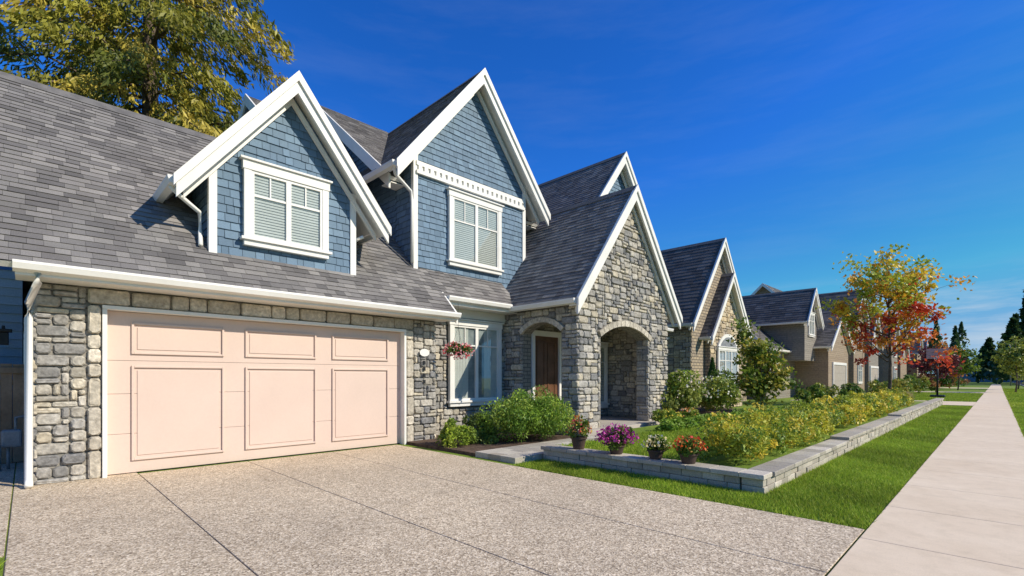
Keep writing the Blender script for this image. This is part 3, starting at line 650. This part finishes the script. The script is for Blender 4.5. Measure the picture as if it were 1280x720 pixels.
def tree(name,D,y,zb,trunk_h,crown_c,crown_r,nl,n,leaf,colfn,r0=.09,clr=.5,asp=.6):
    e=empty(name); base=Vector((-D,y,zb)); T=[]; tips=[]
    top=Vector((-D+.1,y,zb+trunk_h))
    cz=crown_c
    T.append(([base,base.lerp(top,.5)+Vector((.04,.03,0)),top,Vector((-D,y,cz+crown_r[2]*.8))],[r0,r0*.85,r0*.7,r0*.12]))
    for i in range(nl):
        a=i*2.399; t=rng.uniform(0,1); s=Vector((-D,y,zb+trunk_h+(cz+crown_r[2]*.4-zb-trunk_h)*t*.9))
        end=Vector((-D+math.cos(a)*crown_r[0]*rng.uniform(.5,1)*math.sqrt(max(.15,1-(t*1.5-.6)**2)),y+math.sin(a)*crown_r[1]*rng.uniform(.5,1)*math.sqrt(max(.15,1-(t*1.5-.6)**2)),s.z+crown_r[2]*rng.uniform(.15,.75)))
        mid=s.lerp(end,.5)+Vector((0,0,-.15))
        T.append(([s,mid,end],[r0*.4,r0*.22,r0*.06])); tips+= [end,mid.lerp(end,.5),mid]
        for k in range(3):
            e2=end.lerp(mid,.5)+Vector(tuple(rng.normal(size=3)))*crown_r[0]*.25; T.append(([mid,mid.lerp(e2,.5),e2],[r0*.15,r0*.1,r0*.04])); tips.append(e2)
    tubes('trunk',T,BARK,e,6)
    tips=np.array([tuple(t) for t in tips]); i=rng.integers(len(tips),size=n); rr=rng.uniform(.5,1.25,len(tips))
    p=tips[i]+rng.normal(size=(n,3))*clr*.42*rr[i][:,None]*np.array([1,1,.7])
    cl=colfn(p,i)
    leafmesh('leaves',p,leaf,cl,e,asp=asp,dirs=np.tile(np.array([0,0,-.3]),(n,1)),spread=1)
def maplecol(p,i):
    rel=(p[:,2]-4.4)/3.2; q=np.array([(.80,.58,.05),(.55,.55,.06),(.85,.45,.04),(.40,.48,.05)]); r=np.array([(.75,.10,.04),(.8,.24,.04),(.55,.06,.03),(.8,.35,.05)])
    side=np.sin(i*1.7)*.4
    pr=np.clip(.47-rel*.9+side+rng.normal(size=len(p))*.12,0,1)[:,None]>.5
    return np.where(pr,r[(i*7)%4],q[(i*5)%4])*rng.uniform(.7,1.2,(len(p),1))
tree('maple_tree',4.0,31.4,.19,1.9,5.0,(2.8,2.8,3.5),22,7500,.10,maplecol,r0=.1,clr=.62)
def gcol(pal):
    pal=np.array(pal); return lambda p,i: pal[(i*3)%len(pal)]*rng.uniform(.7,1.3,(len(p),1))
tree('magnolia_tree',6.2,19.1,.19,.5,2.0,(1.0,1.15,1.7),16,3600,.085,gcol([(.18,.25,.03),(.32,.33,.04),(.46,.38,.06),(.13,.19,.025)]),r0=.05,clr=.44)
tree('plum_tree',4.2,62,0,1.2,2.8,(1.8,1.8,1.8),14,2200,.14,gcol([(.14,.03,.04),(.2,.04,.05),(.1,.025,.04)]),r0=.09,clr=.7)
tree('street_tree',-1.2,66,0,1.6,3.6,(1.3,1.3,1.8),12,2000,.14,gcol([(.30,.34,.05),(.45,.42,.06),(.2,.26,.03)]),r0=.08,clr=.6)
tree('street_tree',-1.7,82,0,1.6,3.8,(1.5,1.5,2),12,2000,.16,gcol([(.30,.34,.05),(.55,.44,.06),(.2,.26,.03)]),r0=.08,clr=.6)
tree('street_tree',3.2,75,0,1.6,3.6,(1.6,1.6,1.8),12,2000,.16,gcol([(.18,.26,.04),(.33,.35,.05),(.14,.19,.03)]),r0=.08,clr=.6)
tree('orange_tree',5,95,0,1.6,4,(2,2,2.2),12,2000,.2,gcol([(.55,.22,.03),(.6,.34,.05),(.3,.24,.04)]),r0=.1,clr=.8)
n=3500; t=rng.uniform(0,1,n)**.8; a=rng.uniform(0,6.28,n); r=.42*(1-t)*rng.uniform(.75,1.05,n)+.02
leafmesh('conical_evergreen',np.stack([-7.9+r*np.cos(a),19+r*np.sin(a),.2+t*2.0],1),.05,np.array([(.05,.13,.02),(.07,.17,.025)])[rng.integers(2,size=n)]*rng.uniform(.7,1.3,(n,1)),asp=.3,dirs=np.tile(np.array([0,0,1.]),(n,1)),spread=.5)
UP=lambda n:np.tile(np.array([0,0,.7]),(n,1))
shrub('rosemary_shrub',(-7.25,7.8,.50),(.84,1.2,.66),20000,.036,[(.19,.31,.035),(.27,.41,.05),(.13,.24,.03),(.35,.45,.06)],k=90,asp=.34,zfloor=.03,dirs=UP(20000),spread=.8,cr=.30)
shrub('boxwood_shrub',(-7.75,6.12,.26),(.42,.42,.36),4000,.03,[(.29,.39,.04),(.40,.48,.06),(.21,.30,.04)],k=30,zfloor=.03)
shrub('low_shrub',(-7.7,6.75,.16),(.35,.4,.22),2200,.035,[(.14,.20,.04),(.20,.28,.05)],k=20,zfloor=.03)
shrub('low_shrub',(-8.3,7.2,.3),(.4,.4,.4),2200,.04,[(.09,.16,.03),(.14,.2,.04)],k=20,zfloor=.03)
shrub('rose_shrub',(-6.7,14.0,.85),(.75,.9,.75),5500,.055,[(.20,.28,.04),(.31,.36,.06),(.40,.43,.1)],k=40,zfloor=.2,blossom=(110,[(.8,.75,.65),(.8,.6,.5)],.035))
shrub('rose_shrub',(-6.6,16.0,.8),(.8,.9,.7),4500,.06,[(.20,.28,.04),(.33,.36,.06),(.40,.44,.1)],k=40,zfloor=.2,blossom=(110,[(.8,.78,.7)],.035))
shrub('leafy_shrub',(-7.1,17.5,.9),(.9,.9,.8),4000,.07,[(.12,.18,.03),(.19,.25,.04)],k=36,zfloor=.2)
shrub('flower_clump',(-6.3,12.2,.36),(.35,.5,.22),1800,.04,[(.22,.32,.04),(.34,.4,.06)],k=20,zfloor=.2,blossom=(70,[(.85,.65,.08)],.03))
shrub('flower_clump',(-6.2,13.2,.36),(.3,.4,.22),1500,.04,[(.22,.32,.04),(.34,.4,.06)],k=20,zfloor=.2,blossom=(60,[(.8,.3,.1),(.8,.7,.5)],.03))
def hedge(name,D0,y0,y1,z,r,step,per,leaf,pal,jit=.1,k=14):
    P=[];C=[];y=y0
    while y<y1:
        s=rng.uniform(.85,1.15); p,c=blobpts((-D0+rng.uniform(-jit,jit),y,z+r[2]*s*.75),(r[0]*s,r[1]*s,r[2]*s),per,k,pal); p[:,2]=np.maximum(p[:,2],z+.01)
        P.append(p);C.append(c); y+=step*rng.uniform(.85,1.15)
    return leafmesh(name,np.concatenate(P),leaf,np.concatenate(C),asp=.55)
YP=[(.46,.48,.05),(.60,.56,.06),(.31,.39,.05),(.70,.56,.07),(.22,.32,.045)]
hedge('hedge',2.74,7.15,12,.2,(.50,.42,.40),.40,2300,.027,YP,k=30,jit=.05)
hedge('hedge',2.76,12.2,24,.24,(.50,.45,.42),.46,1200,.040,YP,k=26,jit=.06)
hedge('border_hedge',5.35,10.2,19,.2,(.3,.3,.16),.35,500,.035,[(.22,.35,.04),(.29,.42,.06)],jit=.05)
hedge('boxwood_hedge',7.2,31,33.3,.0,(.6,.6,.55),.7,900,.06,[(.08,.15,.03),(.12,.2,.03)])
hedge('garden_shrubs',5.5,24,33,.2,(.6,.6,.5),1.1,900,.07,[(.10,.18,.03),(.16,.25,.04),(.32,.35,.06)],jit=.7)
hedge('roadside_shrubs',5.5,40,58,.0,(.9,.9,.8),1.8,700,.1,[(.12,.2,.03),(.2,.28,.05),(.38,.35,.06)],jit=1)
hedge('distant_shrubs',5.5,67,110,.0,(1.3,1.4,1.1),3,500,.18,[(.12,.2,.03),(.2,.28,.05),(.3,.15,.05)],jit=1.5)
n=1600; b0=np.stack([-2.95+rng.normal(size=n)*.12,27.5+rng.normal(size=n)*.25,np.full(n,.5)],1)
leafmesh('ornamental_grass',b0,.3,np.array([(.5,.4,.2),(.42,.38,.15)])[rng.integers(2,size=n)],asp=.03,dirs=np.tile(np.array([0,0,1.]),(n,1)),spread=.45)
# distant tree mass
P=[];C=[]
def cone_tree(x,y,h,r,n,base):
    t=rng.uniform(0,1,n)**.7; a=rng.uniform(0,6.28,n); rr=r*(1-t)*rng.uniform(.5,1.1,n)*(1+.25*np.sin(t*40+a))
    P.append(np.stack([x+rr*np.cos(a),y+rr*np.sin(a),h*(.05+.95*t)],1)); C.append(np.tile(np.array(base),(n,1))*rng.uniform(.6,1.4,(n,1)))
for i in range(64):
    x=rng.uniform(-75,45); y=rng.uniform(250,330); cone_tree(x,y,rng.uniform(14,27)+(4 if x>10 else 0),rng.uniform(4,7),420,(.06,.11,.035))
for (x,y,h) in ((-1.5,170,11),(2.2,140,13),(4.5,150,20),(6.5,145,24),(9,155,22),(3.2,175,17),(5.8,185,21),(12,170,26),(8,130,19)):
    cone_tree(x,y,h,rng.uniform(2.6,4),900,(.05,.095,.025))
for i in range(12):
    cone_tree(rng.uniform(10,26),rng.uniform(150,230),rng.uniform(16,26),rng.uniform(3.5,5.5),600,(.055,.10,.025))
for i in range(14):
    cone_tree(-rng.uniform(24,45),rng.uniform(60,190),rng.uniform(9,13),rng.uniform(3,4),500,(.07,.12,.03))
C=np.concatenate(C);P=np.concatenate(P)
leafmesh('distant_trees',P,.75,C,asp=.6,dirs=np.tile(np.array([0,0,-.6]),(len(P),1)),spread=.7)
sl=empty('street_lamp'); tubes('pole',[([(1.6,120,0),(1.6,120,6.6),(1.4,120,7.2),(.5,120,7.4)],[.1,.07,.05,.05])],METAL,sl); boxes('lamp_head',[(-.6,.1,119.85,120.15,7.33,7.45)],METAL,sl,bev=.03)
bh=empty('basketball_hoop'); hx=-3.0; hy=45.4
tubes('pole',[([(hx,hy,0),(hx,hy,2.7)],[.06,.06]),([(hx,hy,2.6),(hx+.1,hy-.5,3.1)],[.04,.04]),([(hx,hy,2.1),(hx+.1,hy-.5,2.8)],[.03,.03])],BLACK,bh)
boxes('base',[(-hx-.4,-hx+.4,hy-.3,hy+.6,0,.2)],BLACK,bh,bev=.05)
boxes('backboard',[(-hx-.65,-hx+.55,hy-.55,hy-.51,2.75,3.45)],m_noise('board_white',(.45,.3,.32),(.5,.33,.34)),bh,bev=.01)
tubes('rim',[([(hx+.05+.23*math.cos(a*.4488),hy-.82+.23*math.sin(a*.4488),2.95) for a in range(15)],[.012]*15)],m_noise('rim_red',(.5,.08,.03),(.55,.1,.04)),bh,6)
tubes('net',[([(hx+.05+.22*math.cos(a),hy-.82+.22*math.sin(a),2.95),(hx+.05+.12*math.cos(a+.4),hy-.82+.12*math.sin(a+.4),2.55)],[.006,.006]) for a in [i*.628 for i in range(10)]],WHITE,bh,4)
# ================================================================= LIGHT / SKY / CAMERA
el=math.radians(36); az=math.radians(62)
s=Vector((math.sin(az)*math.cos(el),math.cos(az)*math.cos(el),math.sin(el)))
ld=bpy.data.lights.new('sun','SUN'); ld.energy=5.0; ld.angle=math.radians(.5); ld.color=(1,.92,.78)
lo=bpy.data.objects.new('sun',ld); COL.objects.link(lo); lo.rotation_euler=s.to_track_quat('Z','Y').to_euler(); lo.location=(20,20,30)
w=bpy.data.worlds.new('World'); sc.world=w; w.use_nodes=True; nt=w.node_tree; bg=nt.nodes['Background']
sky=nt.nodes.new('ShaderNodeTexSky'); sky.sky_type='NISHITA'; sky.sun_disc=False; sky.sun_elevation=el; sky.sun_rotation=az
sky.ozone_density=1.2; sky.dust_density=.2; sky.air_density=1.0
hs=N(nt,'ShaderNodeHueSaturation',Saturation=1.35); nt.links.new(sky.outputs[0],hs.inputs['Color'])
sk=mixc(nt,1.0,hs.outputs[0],(.36,.93,1.72),'MULTIPLY')
sk=mixc(nt,1.0,sk,(1.5,3.9,6.6),'DARKEN')
tc=nt.nodes.new('ShaderNodeTexCoord'); mp=nt.nodes.new('ShaderNodeMapping'); mp.inputs['Scale'].default_value=(2.2,2.2,14); nt.links.new(tc.outputs['Generated'],mp.inputs[0])
cn=noise(nt,mp.outputs[0],1.6,7,.6); cf=ramp(nt,cn,[(.46,(0,0,0)),(.68,(1,1,1))])
sp=nt.nodes.new('ShaderNodeSeparateXYZ'); nt.links.new(tc.outputs['Generated'],sp.inputs[0])
mk_=ramp(nt,sp.outputs[2],[(.0,(.6,.6,.6)),(.1,(.75,.75,.75)),(.17,(.03,.03,.03)),(.6,(.03,.03,.03))])
fm=N(nt,'ShaderNodeMath',operation='MULTIPLY'); nt.links.new(cf,fm.inputs[0]); nt.links.new(mk_,fm.inputs[1])
col=mixc(nt,fm.outputs[0],sk,(6,6.6,7.2))
nt.links.new(col,bg.inputs[0]); bg.inputs[1].default_value=.11
cd=bpy.data.cameras.new('camera'); cam=bpy.data.objects.new('camera',cd); COL.objects.link(cam); sc.camera=cam
cam.location=(0,0,1.43); cam.rotation_euler=(math.radians(90),0,math.radians(45))
cd.sensor_width=36; cd.lens=17.07; cd.shift_y=.0875; cd.clip_end=3000; cd.clip_start=.05
sc.view_settings.view_transform='Standard'; sc.view_settings.look='None'; sc.view_settings.exposure=0
